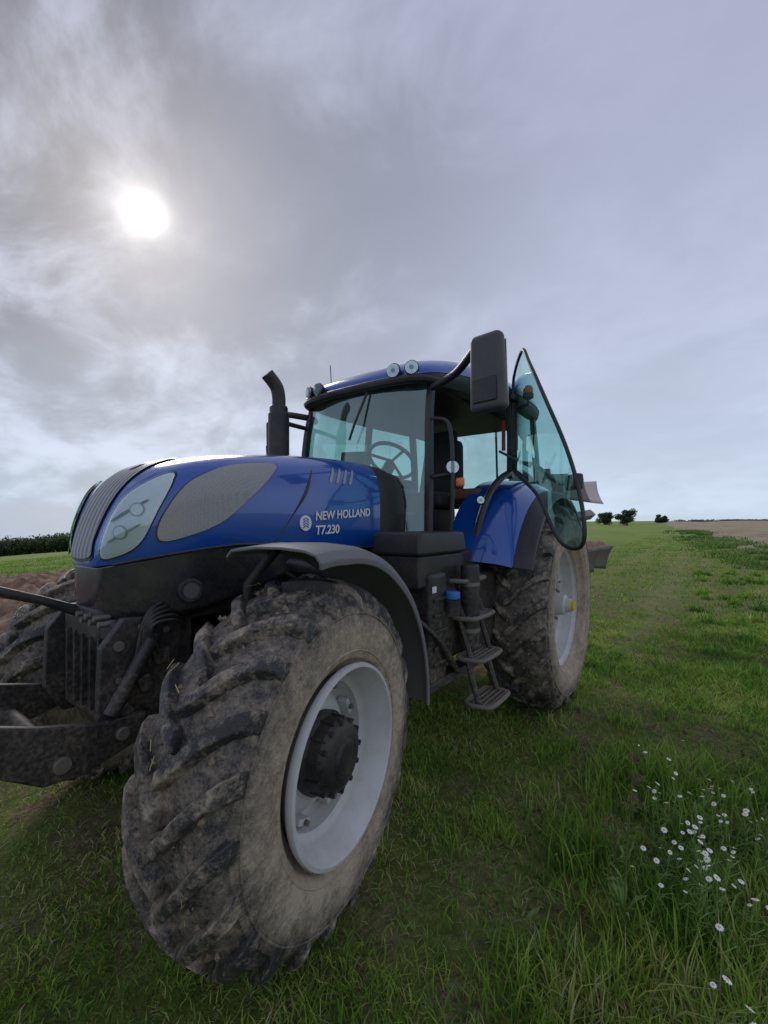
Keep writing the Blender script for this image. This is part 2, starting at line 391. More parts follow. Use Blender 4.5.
for s,nm in ((1,'left'),(-1,'right')):
    dv=(-.72,-s*.69,0)
    patch('bonnet_window_trim_'+nm,ysc(scl(winp,1.03),s),(0,-s,0),M['black'],.003)
    patch('bonnet_window_'+nm,ysc(winp,s),(0,-s,0),M['perf'],.007)
    patch('headlight_trim_'+nm,ysc(scl(headp,1.05),s),dv,M['black'],.003,rings_n=8)
    patch('headlight_reflector_'+nm,ysc(headp,s),dv,M['headlamp'],.006,rings_n=8)
    patch('headlight_divider_'+nm,ysc([(3.18,.165,1.585),(3.11,.26,1.655),(3.105,.265,1.647),(3.18,.17,1.575)],s),dv,M['mirror'],.009,rings_n=3)
    patch('headlight_divider_low_'+nm,ysc([(3.20,.165,1.50),(3.14,.255,1.56),(3.138,.26,1.554),(3.20,.17,1.492)],s),dv,M['silver'],.009,rings_n=3)
    for q,(hx,hy,hz) in enumerate(((3.175,.20,1.53),(3.13,.245,1.62))):
        for nn_,k1,mt,of in (('bowl',.020,'silver',.009),('bulb',.016,'headlamp',.011)):
            patch('headlight_%s_%s_%d'%(nn_,nm,q),ysc([(hx-k1*math.cos(a),hy+k1*1.1*math.cos(a),hz+k1*1.4*math.sin(a)) for a in np.linspace(0,2*math.pi,10,endpoint=False)],s),dv,M[mt],of,3,3)
    patch('headlight_lens_'+nm,ysc(headp,s),dv,M['clear'],.015,rings_n=8)
gp=[(3.26,.085,1.43),(3.25,.10,1.50),(3.20,.115,1.62),(3.13,.125,1.74),(3.02,.135,1.83),(2.93,.12,1.865),(2.93,-.12,1.865),(3.02,-.135,1.83),(3.13,-.125,1.74),(3.20,-.115,1.62),(3.25,-.10,1.50),(3.26,-.085,1.43)]
patch('grille_trim',scl(gp,1.04),(-1,0,-.55),M['black'],.003,4,10)
patch('grille',gp,(-1,0,-.55),M['grille'],.007,4,10)
def text(name,body,loc,size,mat,tilt=0,rotz=180):
    cu=bpy.data.curves.new(name,'FONT'); cu.body=body; cu.size=size; cu.extrude=.001; cu.offset=size*.022; cu.shear=.12
    o=bpy.data.objects.new(name+'_tmp',cu); COL.objects.link(o); bpy.context.view_layer.update()
    me=bpy.data.meshes.new_from_object(o.evaluated_get(bpy.context.evaluated_depsgraph_get()))
    bpy.data.objects.remove(o)
    me.materials.clear(); me.materials.append(mat)
    ob=bpy.data.objects.new(name,me); COL.objects.link(ob); ob.parent=T; ob.location=loc; ob.rotation_euler=(R(90),R(tilt),R(rotz)); return ob
for s,nm in ((1,'left'),(-1,'right')):
    rz=180 if s>0 else 0; X=lambda a,b:(a if s>0 else b)
    text('bonnet_lettering_'+nm,'NEW HOLLAND',(X(2.34,1.90),s*.4415,1.585 if s>0 else 1.63),.064,M['white'],-4 if s>0 else 4,rz)
    text('bonnet_model_number_'+nm,'T7.230',(X(2.34,2.12),s*.4415,1.51),.066,M['white'],-2 if s>0 else 2,rz)
    tube('bonnet_badge_'+nm,[(2.41,s*.438,1.57),(2.41,s*.443,1.57)],.040,M['white'],T,28)
    for k in range(4):
        for q in (-1,1):
            box('badge_leaf_%s_%d_%d'%(nm,k,q),(2.41+q*.011,s*.4435,1.551+.013*k),(.020,.003,.006),M['blue'],T,rot=(0,q*R(38),0),bevel=0)
    for k in range(4):
        x0=2.22-.055*k
        patch('bonnet_slash_%s_%d'%(nm,k),ysc([(x0,.42,1.80),(x0-.05,.42,1.875),(x0-.065,.42,1.875),(x0-.022,.42,1.80)],s),(0,-s,0),M['silver'],.003,3,3)
    patch('bonnet_seam_'+nm,ysc([(2.60,.43,1.475),(2.50,.43,1.60),(2.40,.43,1.72),(2.34,.43,1.85),(2.336,.43,1.85),(2.396,.43,1.72),(2.496,.43,1.60),(2.596,.43,1.475)],s),(0,-s,0),M['black'],.0015,3,3)
    tube('nose_gap_'+nm,[(x,s*(cr(HX,HW,x)*.97+.004),cr(HX,ZB,x)-.002) for x in np.linspace(1.78,3.22,40)],.006,M['black'],T,6)
patch('bonnet_front_badge',[(3.03+.03*math.cos(a),.035*math.sin(a),1.82-.02*math.cos(a)) for a in np.linspace(0,2*math.pi,12,endpoint=False)],(-.6,0,-.8),M['silver'],.012,3,3)
loft('bonnet_cowl',[[(x,y*.99,z-.005) for x,y,z in hring(1.76)],[(1.60,y*1.02,z-.01) for x,y,z in hring(1.76)],[(1.50,y*1.03,z-.04) for x,y,z in hring(1.76)]],M['black'],T)
def sk(x,w,z0,z1): return [(x,-w,z1),(x,-w*.97,z0+.04),(x,-w*.8,z0),(x,w*.8,z0),(x,w*.97,z0+.04),(x,w,z1)]
loft('lower_nose_panel',[sk(2.35,.36,1.30,1.45),sk(2.7,.385,1.22,1.47),sk(2.95,.375,1.17,1.46),sk(3.08,.33,1.16,1.435),sk(3.17,.25,1.17,1.415),sk(3.225,.17,1.19,1.40),sk(3.24,.10,1.21,1.39)],M['gloss'],T,bevel=.01)
for s in (1,-1):
    tube('skirt_port_%d'%s,[(2.99,s*.35,1.29),(3.0,s*.385,1.29)],.050,M['chassis'],T,20,bevel=.006)
    tube('skirt_port_core_%d'%s,[(2.99,s*.36,1.29),(3.0,s*.389,1.29)],.032,M['mirror'],T,20)
# engine and chassis
box('engine_block',(2.35,0,1.2),(1.2,.5,.55),M['chassis'],T,bevel=.03)
box('oil_pan',(2.3,0,.80),(1.3,.42,.35),M['chassis'],T,bevel=.05)
box('front_axle_bolster',(2.85,0,.98),(.6,.50,.42),M['chassis'],T,bevel=.04)
tube('front_axle_beam',[(2.85,-.62,.70),(2.85,-.25,.72),(2.85,.25,.72),(2.83,.62,.70)],.10,M['chassis'],T,16,rs=[.10,.13,.13,.10])
for s in (1,-1):
    tube('axle_knuckle_%d'%s,[(2.82,s*.60,.52),(2.82,s*.60,.90)],.10,M['chassis'],T,16,bevel=.01)
    tube('steering_cylinder_%d'%s,[(2.70,s*.15,.80),(2.68,s*.58,.78)],.035,M['steel'],T)
box('gearbox',(.9,0,.88),(1.7,.50,.75),M['chassis'],T,bevel=.05)
box('rear_housing',(-.1,0,.95),(.7,.62,.72),M['chassis'],T,bevel=.06)
tube('rear_axle',[(0,-.9,.87),(0,.9,.87)],.13,M['chassis'],T,20)
for i in range(16):
    a=random.uniform(1.95,2.6); z=random.uniform(.95,1.38)
    tube('engine_hose_%d'%i,smoothpath([(a,.26,z),(a-.1,.33+random.random()*.05,z-.05),(a-.3,.30,z-.12),(a-.42,.27,z+.02)],5),random.choice([.012,.018,.025]),M['black'],T,8)
tube('intake_duct',smoothpath([(2.6,.28,1.40),(2.3,.34,1.33),(2.0,.34,1.25),(1.9,.30,1.1)],8),.05,M['black'],T,14)

# ------------------------------------------------------------------ front linkage
box('linkage_frame',(3.12,0,.97),(.24,.50,.42),M['chassis'],T,bevel=.02)
box('linkage_top_block',(3.17,0,1.15),(.16,.28,.14),M['chassis'],T,bevel=.02)
for s in (1,-1):
    prism('linkage_cheek_%d'%s,[(2.98,1.18),(3.22,1.20),(3.30,1.10),(3.31,.84),(3.24,.72),(3.05,.72)],s*.255,s*.295,M['chassis'],T,.006)
    prism('linkage_lower_arm_%d'%s,[(3.16,.84),(3.32,.85),(3.50,.90),(3.86,1.04),(3.89,.98),(3.62,.79),(3.49,.70),(3.38,.69),(3.18,.74)],s*.315,s*.35,M['chassis'],T,.008)
    for (bx,bz,br) in ((3.44,.755,.028),(3.25,.79,.024),(3.24,1.10,.020),(3.84,1.005,.028),(3.06,1.13,.013),(3.06,.82,.013),(3.16,1.16,.013),(3.14,.95,.013),(3.24,.97,.013)):
        tube('linkage_pin_%d_%d'%(s,int(bx*1000+bz*10)),[(bx,s*.30,bz),(bx,s*(.365 if br>.021 else .303),bz)],br,M['steel'],T,14,bevel=.004)
    tube('linkage_ram_%d'%s,[(3.12,s*.325,1.13),(3.28,s*.325,.86)],.026,M['chassis'],T,16)
    for q in range(5):
        tube('linkage_hose_%d_%d'%(s,q),smoothpath([(2.98,s*(.26+.01*q),1.21-.02*q),(3.06,s*(.31+.012*q),1.25-.018*q),(3.15,s*(.32+.01*q),1.20-.01*q),(3.19-.03*q,s*.31,1.0)],6),.008,M['black'],T,8)
tube('linkage_cross_tube',[(3.43,-.33,.755),(3.43,.33,.755)],.035,M['chassis'],T,16)
tube('top_link',[(3.20,-.10,1.17),(3.36,-.10,1.25),(3.75,-.10,1.40)],.024,M['chassis'],T,14,rs=[.026,.018,.026])
for k in range(6):
    tube('coupler_%d'%k,[(3.21,-.02+.042*k,1.19-.02*(k%2)),(3.27,-.02+.042*k,1.19-.02*(k%2))],.012,M['steel'],T,10)
for k in range(5):
    box('linkage_rib_%d'%k,(3.245,-.16+.08*k,.96),(.03,.012,.30),M['chassis'],T,bevel=.003)
for k in range(3): box('linkage_latch_%d'%k,(3.08+.07*k,.31,1.03-.09*k),(.05,.03,.06),M['chassis'],T,rot=(0,R(20*k),0),bevel=.006)
box('linkage_sticker',(3.15,.2965,1.05),(.03,.003,.05),M['yellow'],T,bevel=0)
box('linkage_sticker_b',(3.06,.2965,.90),(.02,.003,.035),M['yellow'],T,bevel=0)

# ------------------------------------------------------------------ left-side boxes, tank, steps
box('battery_box_lid',(1.70,.70,1.455),(.58,.34,.13),M['black'],T,bevel=.02,taper=(.94,.94))
box('battery_box',(1.70,.70,1.30),(.54,.30,.18),M['black'],T,bevel=.015)
box('fuel_tank',(1.50,.66,.98),(.62,.40,.48),M['black'],T,bevel=.05)
box('fuel_tank_step_panel',(1.79,.78,.96),(.20,.20,.66),M['black'],T,bevel=.03)
for k in range(5): box('tank_rib_%d'%k,(1.79,.885,.78+.09*k),(.15,.012,.02),M['black'],T,bevel=.004)
tube('air_cylinder',[(1.50,.93,1.32),(1.50,.93,.80)],.058,M['black'],T,24,bevel=.015)
for z in (.92,1.2): tube('cylinder_strap_%d'%int(z*100),[(1.50,.93,z-.012),(1.50,.93,z+.012)],.061,M['steel'],T,24)
tube('urea_neck',[(1.70,.91,1.04),(1.70,.915,1.13)],.045,M['black'],T,18)
tube('urea_cap',[(1.70,.915,1.13),(1.70,.915,1.175)],.042,M['cap'],T,18,bevel=.008)
box('side_label',(1.86,.883,1.20),(.045,.003,.035),M['white'],T,bevel=0)
for k in range(6):
    tube('side_pipe_%d'%k,smoothpath([(1.92-.03*k,.60,1.25),(1.95-.04*k,.72,1.12-.03*k),(1.88-.05*k,.90,.95-.05*k),(1.6,.88,.72)],6),.012,M['chassis'],T,8)
box('tank_bracket',(1.62,.84,.66),(.70,.10,.05),M['chassis'],T,bevel=.006)
box('fuel_tank_rear',(1.0,.64,.95),(.5,.36,.55),M['black'],T,bevel=.05)
box('cab_step_riser',(1.05,.60,1.28),(.66,.25,.2),M['black'],T,bevel=.02)
st=[(.50,1.04),(.76,.99),(1.0,.94),(1.22,.88)]
for i,(z,y) in enumerate(st):
    tube('step_frame_%d'%i,smoothpath([(1.28,y-.10,z),(1.27,y+.03,z),(1.33,y+.06,z),(1.53,y+.06,z),(1.59,y+.03,z),(1.58,y-.10,z),(1.28,y-.10,z)],5),.014,M['step'],T,8)
    for k in range(5): box('step_bar_%d_%d'%(i,k),(1.43,y-.085+.031*k,z),(.30,.005,.022),M['step'],T,bevel=.0015)
    for k in range(6): box('step_cross_%d_%d'%(i,k),(1.31+.048*k,y-.02,z-.003),(.005,.15,.014),M['step'],T,bevel=0)
    for x in (1.29,1.57):
        if i<3:
            z2,y2=st[i+1]; tube('step_strut_%d_%d'%(i,int(x*100)),[(x,y-.02,z),(x,y2-.05,z2)],.016,M['chassis'],T,6)
tube('handrail_front',smoothpath([(1.44,.66,1.40),(1.42,.75,1.5),(1.40,.76,1.9),(1.39,.73,2.22),(1.40,.62,2.28)],6),.014,M['black'],T,10)

# ------------------------------------------------------------------ cab
AP=[Vector((1.44,.60,1.40)),Vector((1.43,.60,1.9)),Vector((1.40,.585,2.30)),Vector((1.34,.57,2.56))]
BP=[Vector((.36,.77,1.95)),Vector((.35,.77,2.3)),Vector((.33,.75,2.66))]
CP=[Vector((-.52,.72,1.85)),Vector((-.50,.72,2.2)),Vector((-.42,.70,2.66))]
def post(name,pts,w,d):
    for s in (1,-1):
        P=smoothpath(pts,5); rings=[[(p.x-w/2,s*(p.y-d/2),p.z),(p.x+w/2,s*(p.y-d/2),p.z),(p.x+w/2,s*(p.y+d/2),p.z),(p.x-w/2,s*(p.y+d/2),p.z)] for p in P]
        loft(name+('_left' if s>0 else '_right'),rings,M['black'],T,bevel=.008)
post('a_pillar',AP,.055,.045); post('b_pillar',BP,.06,.05); post('c_pillar',CP,.07,.06)
for s in (1,-1):
    tube('door_sill_%d'%s,smoothpath([(1.44,s*.61,1.42),(1.36,s*.64,1.27),(1.15,s*.68,1.22),(.98,s*.71,1.34),(.88,s*.73,1.62),(.68,s*.75,1.86),(.36,s*.77,2.0),(-.1,s*.76,2.02),(-.52,s*.73,1.92)],8),.028,M['black'],T,10)
prism('cab_floor',[(1.48,1.22),(1.48,1.42),(1.40,1.44),(1.34,1.30),(-.5,1.30),(-.5,1.1),(1.3,1.1)],-.60,.60,M['black'],T,.02)
box('firewall',(1.44,0,1.52),(.04,1.10,.26),M['black'],T,bevel=.02)
def quadglass(name,pts,mat=None,bow=(0,0,0),nu=14,nv=14):
    a,b,c,d=[Vector(p) for p in pts]; V=[];Fs=[]; bw=Vector(bow)
    for i in range(nv+1):
        for j in range(nu+1):
            u,v=j/nu,i/nv; p=(a*(1-u)+b*u)*(1-v)+(d*(1-u)+c*u)*v; p=p+bw*(4*u*(1-u))
            V.append(p)
    for i in range(nv):
        for j in range(nu): q=i*(nu+1)+j; Fs.append((q,q+1,q+nu+2,q+nu+1))
    return add(name,V,Fs,mat or M['glass'],T,recalc=False)
quadglass('windscreen',[(1.46,-.58,1.45),(1.46,.58,1.45),(1.37,.56,2.55),(1.37,-.56,2.55)],bow=(.10,0,0))
quadglass('rear_window',[(-.54,-.70,1.9),(-.54,.70,1.9),(-.46,.68,2.62),(-.46,-.68,2.62)])
quadglass('side_window_left',[(.33,.77,2.03),(-.47,.73,1.98),(-.42,.71,2.62),(.31,.75,2.64)])
quadglass('side_window_right',[(.33,-.77,2.03),(-.47,-.73,1.98),(-.42,-.71,2.62),(.31,-.75,2.64)])
quadglass('door_glass_right',[(1.40,-.61,1.42),(.38,-.76,1.95),(.36,-.75,2.62),(1.36,-.58,2.55)])
RX=[1.47,1.43,1.30,1.05,.7,.3,-.1,-.45,-.62]
RW=[.50,.575,.63,.69,.75,.79,.80,.77,.70]
RT=[2.60,2.66,2.74,2.81,2.85,2.865,2.85,2.80,2.70]
RBt=[2.56,2.535,2.53,2.54,2.56,2.58,2.60,2.61,2.62]
def roofring(x):
    w=cr(RX[::-1],RW[::-1],x); zt=cr(RX[::-1],RT[::-1],x); zb=cr(RX[::-1],RBt[::-1],x); h=zt-zb
    pts=[(0,1),(.45,.985),(.72,.93),(.88,.80),(.96,.62),(1.0,.42),(.99,.2),(.95,.0)]
    L=[(x,a*w,zb+b*h) for a,b in pts]
    return [(x,-y,z) for x,y,z in L[::-1][:-1]]+L
loft('roof_base',[roofring(x) for x in np.linspace(1.465,-.61,44)],M['black'],T,autos=50)
def caprings():
    out=[]
    for x in np.linspace(1.46,-.55,44):
        w=cr(RX[::-1],RW[::-1],x); zt=cr(RX[::-1],RT[::-1],x); zb=cr(RX[::-1],RBt[::-1],x); h=zt-zb
        pts=[(0,1),(.45,.985),(.72,.93),(.88,.80),(.955,.64),(.985,.50),(.995,.36)]
        L=[(x+.006*(x>1.3),a*w+.006*(a>.5),zb+b*h+.007) for a,b in pts]
        out.append([(x,-y,z) for x,y,z in L[::-1][:-1]]+L)
    return out
rg=caprings(); n=len(rg[0]); V=[p for r in rg for p in r]; Fs=[(i*n+k,i*n+k+1,(i+1)*n+k+1,(i+1)*n+k) for i in range(len(rg)-1) for k in range(n-1)]
Fs.append(tuple(range(n)))
add('roof_cap',V,Fs,M['blue'],T,autos=50)
box('roof_headliner',(.45,0,2.55),(1.8,1.1,.03),M['black'],T)
tube('roof_visor',smoothpath([(1.30,-.62,2.55),(1.44,-.54,2.555),(1.49,-.3,2.56),(1.50,0,2.56),(1.49,.3,2.56),(1.44,.54,2.555),(1.30,.62,2.55)],8),.032,M['black'],T,10)
def lamp(name,p,d,r,mat=None):
    p=Vector(p); d=Vector(d).normalized()
    tube(name+'_housing',[p-d*.05,p],r,M['black'],T,24,rs=[r*.75,r*1.15],bevel=.004)
    tube(name+'_reflector',[p+d*.001,p+d*.005],r*.98,mat or M['chrome'],T,24)
    tube(name+'_bulb',[p+d*.005,p+d*.008],r*.35,M['mirror'],T,16)
    tube(name+'_lens',[p+d*.011,p+d*.014],r*.92,M['clear'],T,24)
for s in (1,-1):
    lamp('roof_lamp_a_%d'%s,(1.505,s*.36,2.625),(1,s*.15,0),.047)
    lamp('roof_lamp_b_%d'%s,(1.475,s*.49,2.63),(1,s*.45,0),.045)
def mirror(pre,c,root,rz,w=.22,h=.42):
    c=Vector(c)
    o=box(pre+'_housing',(0,0,0),(.09,w,h),M['mirror'],T,bevel=.035,taper=(.9,.86)); o.modifiers['b'].segments=5
    o.location=c; o.rotation_euler=(0,R(4),rz)
    Rz=Matrix.Rotation(rz,3,'Z')
    g=box(pre+'_face_panel',(0,0,0),(.010,w*.66,h*.30),M['black'],T,bevel=.004); g.location=c+Rz@Vector((.044,0,-.10)); g.rotation_euler=(0,R(4),rz)
    g=box(pre+'_glass',(0,0,0),(.006,w*.82,h*.84),M['chrome'],T,bevel=.002); g.location=c+Rz@Vector((-.048,0,0)); g.rotation_euler=(0,R(4),rz)
    tube(pre+'_arm',smoothpath([root,(root[0]+.08,root[1]*.6+c.y*.4,root[2]+.03),(c.x-.02,c.y*.9+root[1]*.1,root[2]+.07),(c.x-.0,c.y,root[2]+.0)],6),.026,M['black'],T,12)
mirror('mirror_left',(1.72,1.14,2.39),(1.38,.60,2.50),R(-8))
mirror('mirror_right',(1.45,-.95,2.30),(1.38,-.60,2.46),R(10),.14,.34)
tube('pillar_lamp_arm',[(1.42,.60,1.88),(1.37,.74,1.90)],.016,M['black'],T)
lamp('pillar_lamp',(1.40,.76,1.94),(.75,.66,.05),.042)
box('indicator_left',(1.37,.80,1.84),(.05,.05,.06),M['orange'],T)
lamp('fender_lamp',(.86,.72,1.75),(.8,.6,0),.028)
tube('exhaust_body',[(1.78,-.50,1.5),(1.78,-.50,2.46)],.068,M['black'],T,24,bevel=.02)
tube('exhaust_shield',[(1.78,-.50,1.85),(1.78,-.50,2.40)],.078,M['chassis'],T,24,bevel=.01)
tube('exhaust_pipe',smoothpath([(1.78,-.50,2.42),(1.78,-.50,2.52),(1.80,-.505,2.60),(1.87,-.525,2.68)],6),.050,M['chassis'],T,20,caps=False)
tube('exhaust_pipe_inner',smoothpath([(1.78,-.50,2.42),(1.78,-.50,2.52),(1.80,-.505,2.60),(1.868,-.524,2.678)],6),.045,M['hub'],T,20,caps=True)
tube('exhaust_strut',[(1.78,-.50,2.34),(1.42,-.58,2.36)],.018,M['black'],T)
tube('wiper',[(1.49,.12,2.52),(1.545,.05,2.30),(1.55,.0,2.18)],.009,M['black'],T,8)
tube('antenna',[(1.2,-.50,2.76),(1.17,-.54,2.95)],.004,M['black'],T,6)
tube('beacon_stalk',[(.2,.76,2.58),(.2,.87,2.60),(.2,.87,2.66)],.014,M['black'],T,10)
tube('beacon_base',[(.2,.87,2.65),(.2,.87,2.69)],.045,M['black'],T,20,bevel=.006)
tube('beacon',[(.2,.87,2.69),(.2,.87,2.74),(.2,.87,2.76)],.04,M['orange'],T,20,rs=[.042,.040,.026],bevel=.006)

H=Vector((.37,.80,0)); dd=Vector((.735,.678,0)).normalized()
def D(u,z,o=0): 
    nrm=Vector((dd.y,-dd.x,0)); return H+dd*u+Vector((0,0,z))+nrm*o
dp=[(0.0,2.06),(-.01,2.4),(.0,2.74),(.10,2.80),(.27,2.85),(.40,2.87),(.50,2.75),(.64,2.55),(.84,2.20),(.96,1.93),(1.03,1.68),(1.05,1.50),(1.01,1.42),(.90,1.43),(.80,1.53),(.66,1.74),(.50,1.85),(.30,1.93),(.12,1.99)]
def bulge(u): return .10*math.sin(max(0,min(1,u/1.05))*math.pi)
B=smoothpath([(u,z,0) for u,z in dp],4,True); n=len(B)
c=sum(B,Vector())/n; V=[D(c.x,c.y,bulge(c.x))]; Fs=[]
K=8
for k in range(1,K+1):
    for b in B:
        q=c+(b-c)*(k/K); V.append(D(q.x,q.y,bulge(q.x)))
for i in range(n): Fs.append((0,1+i,1+(i+1)%n))
for k in range(K-1):
    for i in range(n):
        a=1+k*n+i;b=1+k*n+(i+1)%n; Fs.append((a,b,b+n,a+n))
add('door_glass_left',V,Fs,M['doorglass'],T,recalc=False)
tube('door_frame_left',[D(b.x,b.y,bulge(b.x)) for b in B]+[D(B[0].x,B[0].y,bulge(B[0].x))],.013,M['black'],T,10,caps=False)
tube('door_rail_left',smoothpath([D(.02,2.08,.0),D(.35,2.02,-.02),D(.7,1.86,.0),D(1.0,1.80,.0)],6),.013,M['black'],T,10)
ob=box('door_latch_left',(0,0,0),(.15,.05,.10),M['black'],T,bevel=.015); ob.location=D(.93,1.83,-.0); ob.rotation_euler=(0,0,math.atan2(dd.y,dd.x))
for z in (2.15,2.62):
    o=box('door_hinge_%d'%int(z*100),(0,0,0),(.10,.05,.05),M['black'],T); o.location=D(.01,z); 
tube('door_gas_strut',[(.42,.70,2.18),D(.38,2.0,.03)],.011,M['steel'],T,8)
# ------------------------------------------------------------------ interior
box('seat_cushion',(.42,.02,1.78),(.50,.50,.14),M['seat'],T,bevel=.04)
box('seat_pedestal',(.42,.02,1.50),(.36,.36,.42),M['black'],T,bevel=.02)
box('seat_back',(.17,.02,2.08),(.13,.48,.60),M['seat'],T,rot=(0,R(-8),0),bevel=.05,taper=(1,.8))
box('seat_headrest',(.12,.02,2.40),(.09,.26,.16),M['seat'],T,bevel=.03)
box('armrest',(.48,-.28,1.96),(.46,.12,.08),M['brown'],T,bevel=.03)
box('buddy_seat',(.42,.46,1.82),(.34,.26,.10),M['brown'],T,bevel=.03)
box('side_console',(.55,-.45,1.75),(.9,.24,.35),M['black'],T,bevel=.04)
box('dashboard',(1.20,0,1.80),(.20,.34,.26),M['black'],T,rot=(0,R(-14),0),bevel=.05)
box('dashboard_column',(1.24,0,1.50),(.16,.24,.5),M['black'],T,bevel=.04)
tube('steering_column',[(1.20,0,1.85),(1.04,0,2.05)],.05,M['black'],T,14)
cc=Vector((1.01,0,2.09)); ax=Vector((-.62,0,.78)).normalized(); u=Vector((0,1,0)); v=ax.cross(u)
ring=[cc+u*.20*math.cos(a)+v*.20*math.sin(a) for a in np.linspace(0,2*math.pi,33)]
tube('steering_wheel',ring,.016,M['black'],T,10,caps=False)
for a in (0,2.1,4.2): tube('steering_spoke_%d'%int(a*10),[cc,cc+u*.2*math.cos(a+1.57)+v*.2*math.sin(a+1.57)],.012,M['black'],T,8)
box('monitor',(.98,-.42,2.12),(.04,.26,.19),M['black'],T,rot=(0,R(-15),R(25)),bevel=.01)
box('red_belt',(.33,.70,2.33),(.02,.03,.26),M['red'],T,bevel=.004)
tube('inner_grab',[(1.36,.54,1.5),(1.26,.5,1.8),(1.34,.54,2.2)],.013,M['black'],T,8)
for y in (-.3,.3): tube('rear_screen_bar_%d'%int(y*10),[(-.55,y,1.9),(-.50,y,2.6)],.012,M['black'],T,8)

# ------------------------------------------------------------------ plough
PL=empty('plough')
tube('plough_beam',[(-1.2,0,1.45),(-4.6,.45,1.75)],.09,M['ploughframe'],PL,4)
tube('plough_headstock',[(-.9,-.4,.9),(-1.2,0,1.5),(-.9,.4,.9)],.05,M['chassis'],PL,8)
tube('plough_toplink',[(-.5,0,1.35),(-1.2,0,1.75)],.035,M['chassis'],PL,8)
def mould(nm,c,s,mt):
    V=[];Fs=[]
    for i in range(9):
        for j in range(7):
            u=i/8;v=j/6
            x=c[0]-.75*u; y=c[1]+.12+.32*u*u+.12*v*v*u; z=c[2]+s*(.05+.42*v*(.65+.35*u)-.06*u)
            V.append((x,y,z))
    for i in range(8):
        for j in range(6): q=i*7+j; Fs.append((q,q+1,q+8,q+7))
    add(nm,V,Fs,mt,PL,solid=.012)
    tube(nm+'_leg',[(c[0]-.1,c[1],1.6),(c[0]-.12,c[1]+.06,c[2]+s*.22)],.035,M['ploughframe'],PL,6)
for k in range(4):
    x=-1.7-.78*k; y=.05+.06*k
    mould('mouldboard_low_%d'%k,(x,y,.78),1,M['steel']); mould('mouldboard_high_%d'%k,(x,y-.16,2.35),-1,M['ploughwhite'] if k==3 else M['steel'])

# ------------------------------------------------------------------ terrain
CX,CY,CZ=4.0,2.09,1.56
def lattice(ix,iy,seed): 
    h=np.sin(ix*127.1+iy*311.7+seed*74.7)*43758.5453; return h-np.floor(h)
def vn(x,y,seed=0):
    ix=np.floor(x);iy=np.floor(y);fx=x-ix;fy=y-iy; fx=fx*fx*(3-2*fx);fy=fy*fy*(3-2*fy)
    a=lattice(ix,iy,seed);b=lattice(ix+1,iy,seed);c=lattice(ix,iy+1,seed);d=lattice(ix+1,iy+1,seed)
    return (a*(1-fx)+b*fx)*(1-fy)+(c*(1-fx)+d*fx)*fy
def gz(x,y):
    x=np.asarray(x,float);y=np.asarray(y,float)
    a=np.maximum(0,-y-7-.6*np.maximum(0,-x)); z=-.066*a*a/(a+14)
    b=np.maximum(0,-x-15); z=z+np.minimum(.018*b*b/(b+50),3.4)
    dist=np.hypot(x-CX,y-CY); k=np.clip(dist/12,0.25,1)
    z=z+(vn(x*.9,y*.9,1)-.5)*.05*k+(vn(x*3.1,y*3.1,2)-.5)*.03*np.clip(dist/3,.3,1)
    z=z+(vn(x*.06,y*.06,5)-.5)*.5*np.clip((dist-20)/60,0,1)
    z=z+.064*np.exp(-((x-2.8)**2+(np.abs(y)-.86)**2)/.45)   # low swell under the front tyres
    return z
rad=[0]+list(np.geomspace(.35,3000,190)); NS=300
V=[(CX,CY,float(gz(CX,CY)))];Fs=[]
for r in rad[1:]:
    a=np.linspace(0,2*math.pi,NS,endpoint=False); X=CX+r*np.cos(a);Y=CY+r*np.sin(a);Z=gz(X,Y)
    V+=list(zip(X.tolist(),Y.tolist(),Z.tolist()))
for i in range(NS): Fs.append((0,1+i,1+(i+1)%NS))
for k in range(len(rad)-2):
    for i in range(NS):
        a=1+k*NS+i;b=1+k*NS+(i+1)%NS; Fs.append((a,b,b+NS,a+NS))
gm,t,p=newmat('field_ground')
pos=t.new('ShaderNodeNewGeometry').outputs['Position']
sp=t.new('ShaderNodeSeparateXYZ'); t.l.new(pos,sp.inputs[0]); x,y,z=sp.outputs
n1=t.noise(pos,.35,6,.6); n2=t.noise(pos,2.2,6,.65); n3=t.noise(pos,14,6,.7); n4=t.noise(pos,60,4,.65); n5=t.noise(pos,.05,4,.6)
g=t.ramp(t.m('ADD',t.m('MULTIPLY',n3,.6),t.m('MULTIPLY',n2,.4)),[(.33,(.075,.10,.025)),(.48,(.15,.205,.04)),(.60,(.24,.29,.065)),(.75,(.36,.34,.14))])
soil=t.ramp(t.m('ADD',t.m('MULTIPLY',n3,.5),t.m('MULTIPLY',n4,.5)),[(.36,(.07,.048,.028)),(.5,(.19,.135,.08)),(.64,(.40,.31,.20))])
sf=t.m('MULTIPLY',t.rng(n2,.46,.58),t.rng(n1,.34,.50)); sf=t.m('ADD',sf,t.rng(n4,.52,.72,0,.40),clamp=True)
dist=t.m('SQRT',t.m('ADD',t.m('POWER',t.m('SUBTRACT',x,CX),2),t.m('POWER',t.m('SUBTRACT',y,CY),2)))
sf=t.m('MULTIPLY',sf,t.rng(dist,6,30,1,.2))
c1=t.mix(sf,g,soil)
farg=t.ramp(t.m('ADD',t.m('MULTIPLY',n1,.5),t.m('MULTIPLY',n5,.5)),[(.38,(.16,.26,.055)),(.50,(.24,.33,.08)),(.62,(.34,.38,.13))])
c2=t.mix(t.rng(dist,12,45,0,.8),c1,t.mix(.4,farg,c1))
def lane(y0,wd):
    q=t.m('DIVIDE',t.m('SUBTRACT',t.m('ADD',y,t.m('MULTIPLY',n1,.8)),y0+.4),wd); return t.m('POWER',2.718,t.m('MULTIPLY',t.m('MULTIPLY',q,q),-1))
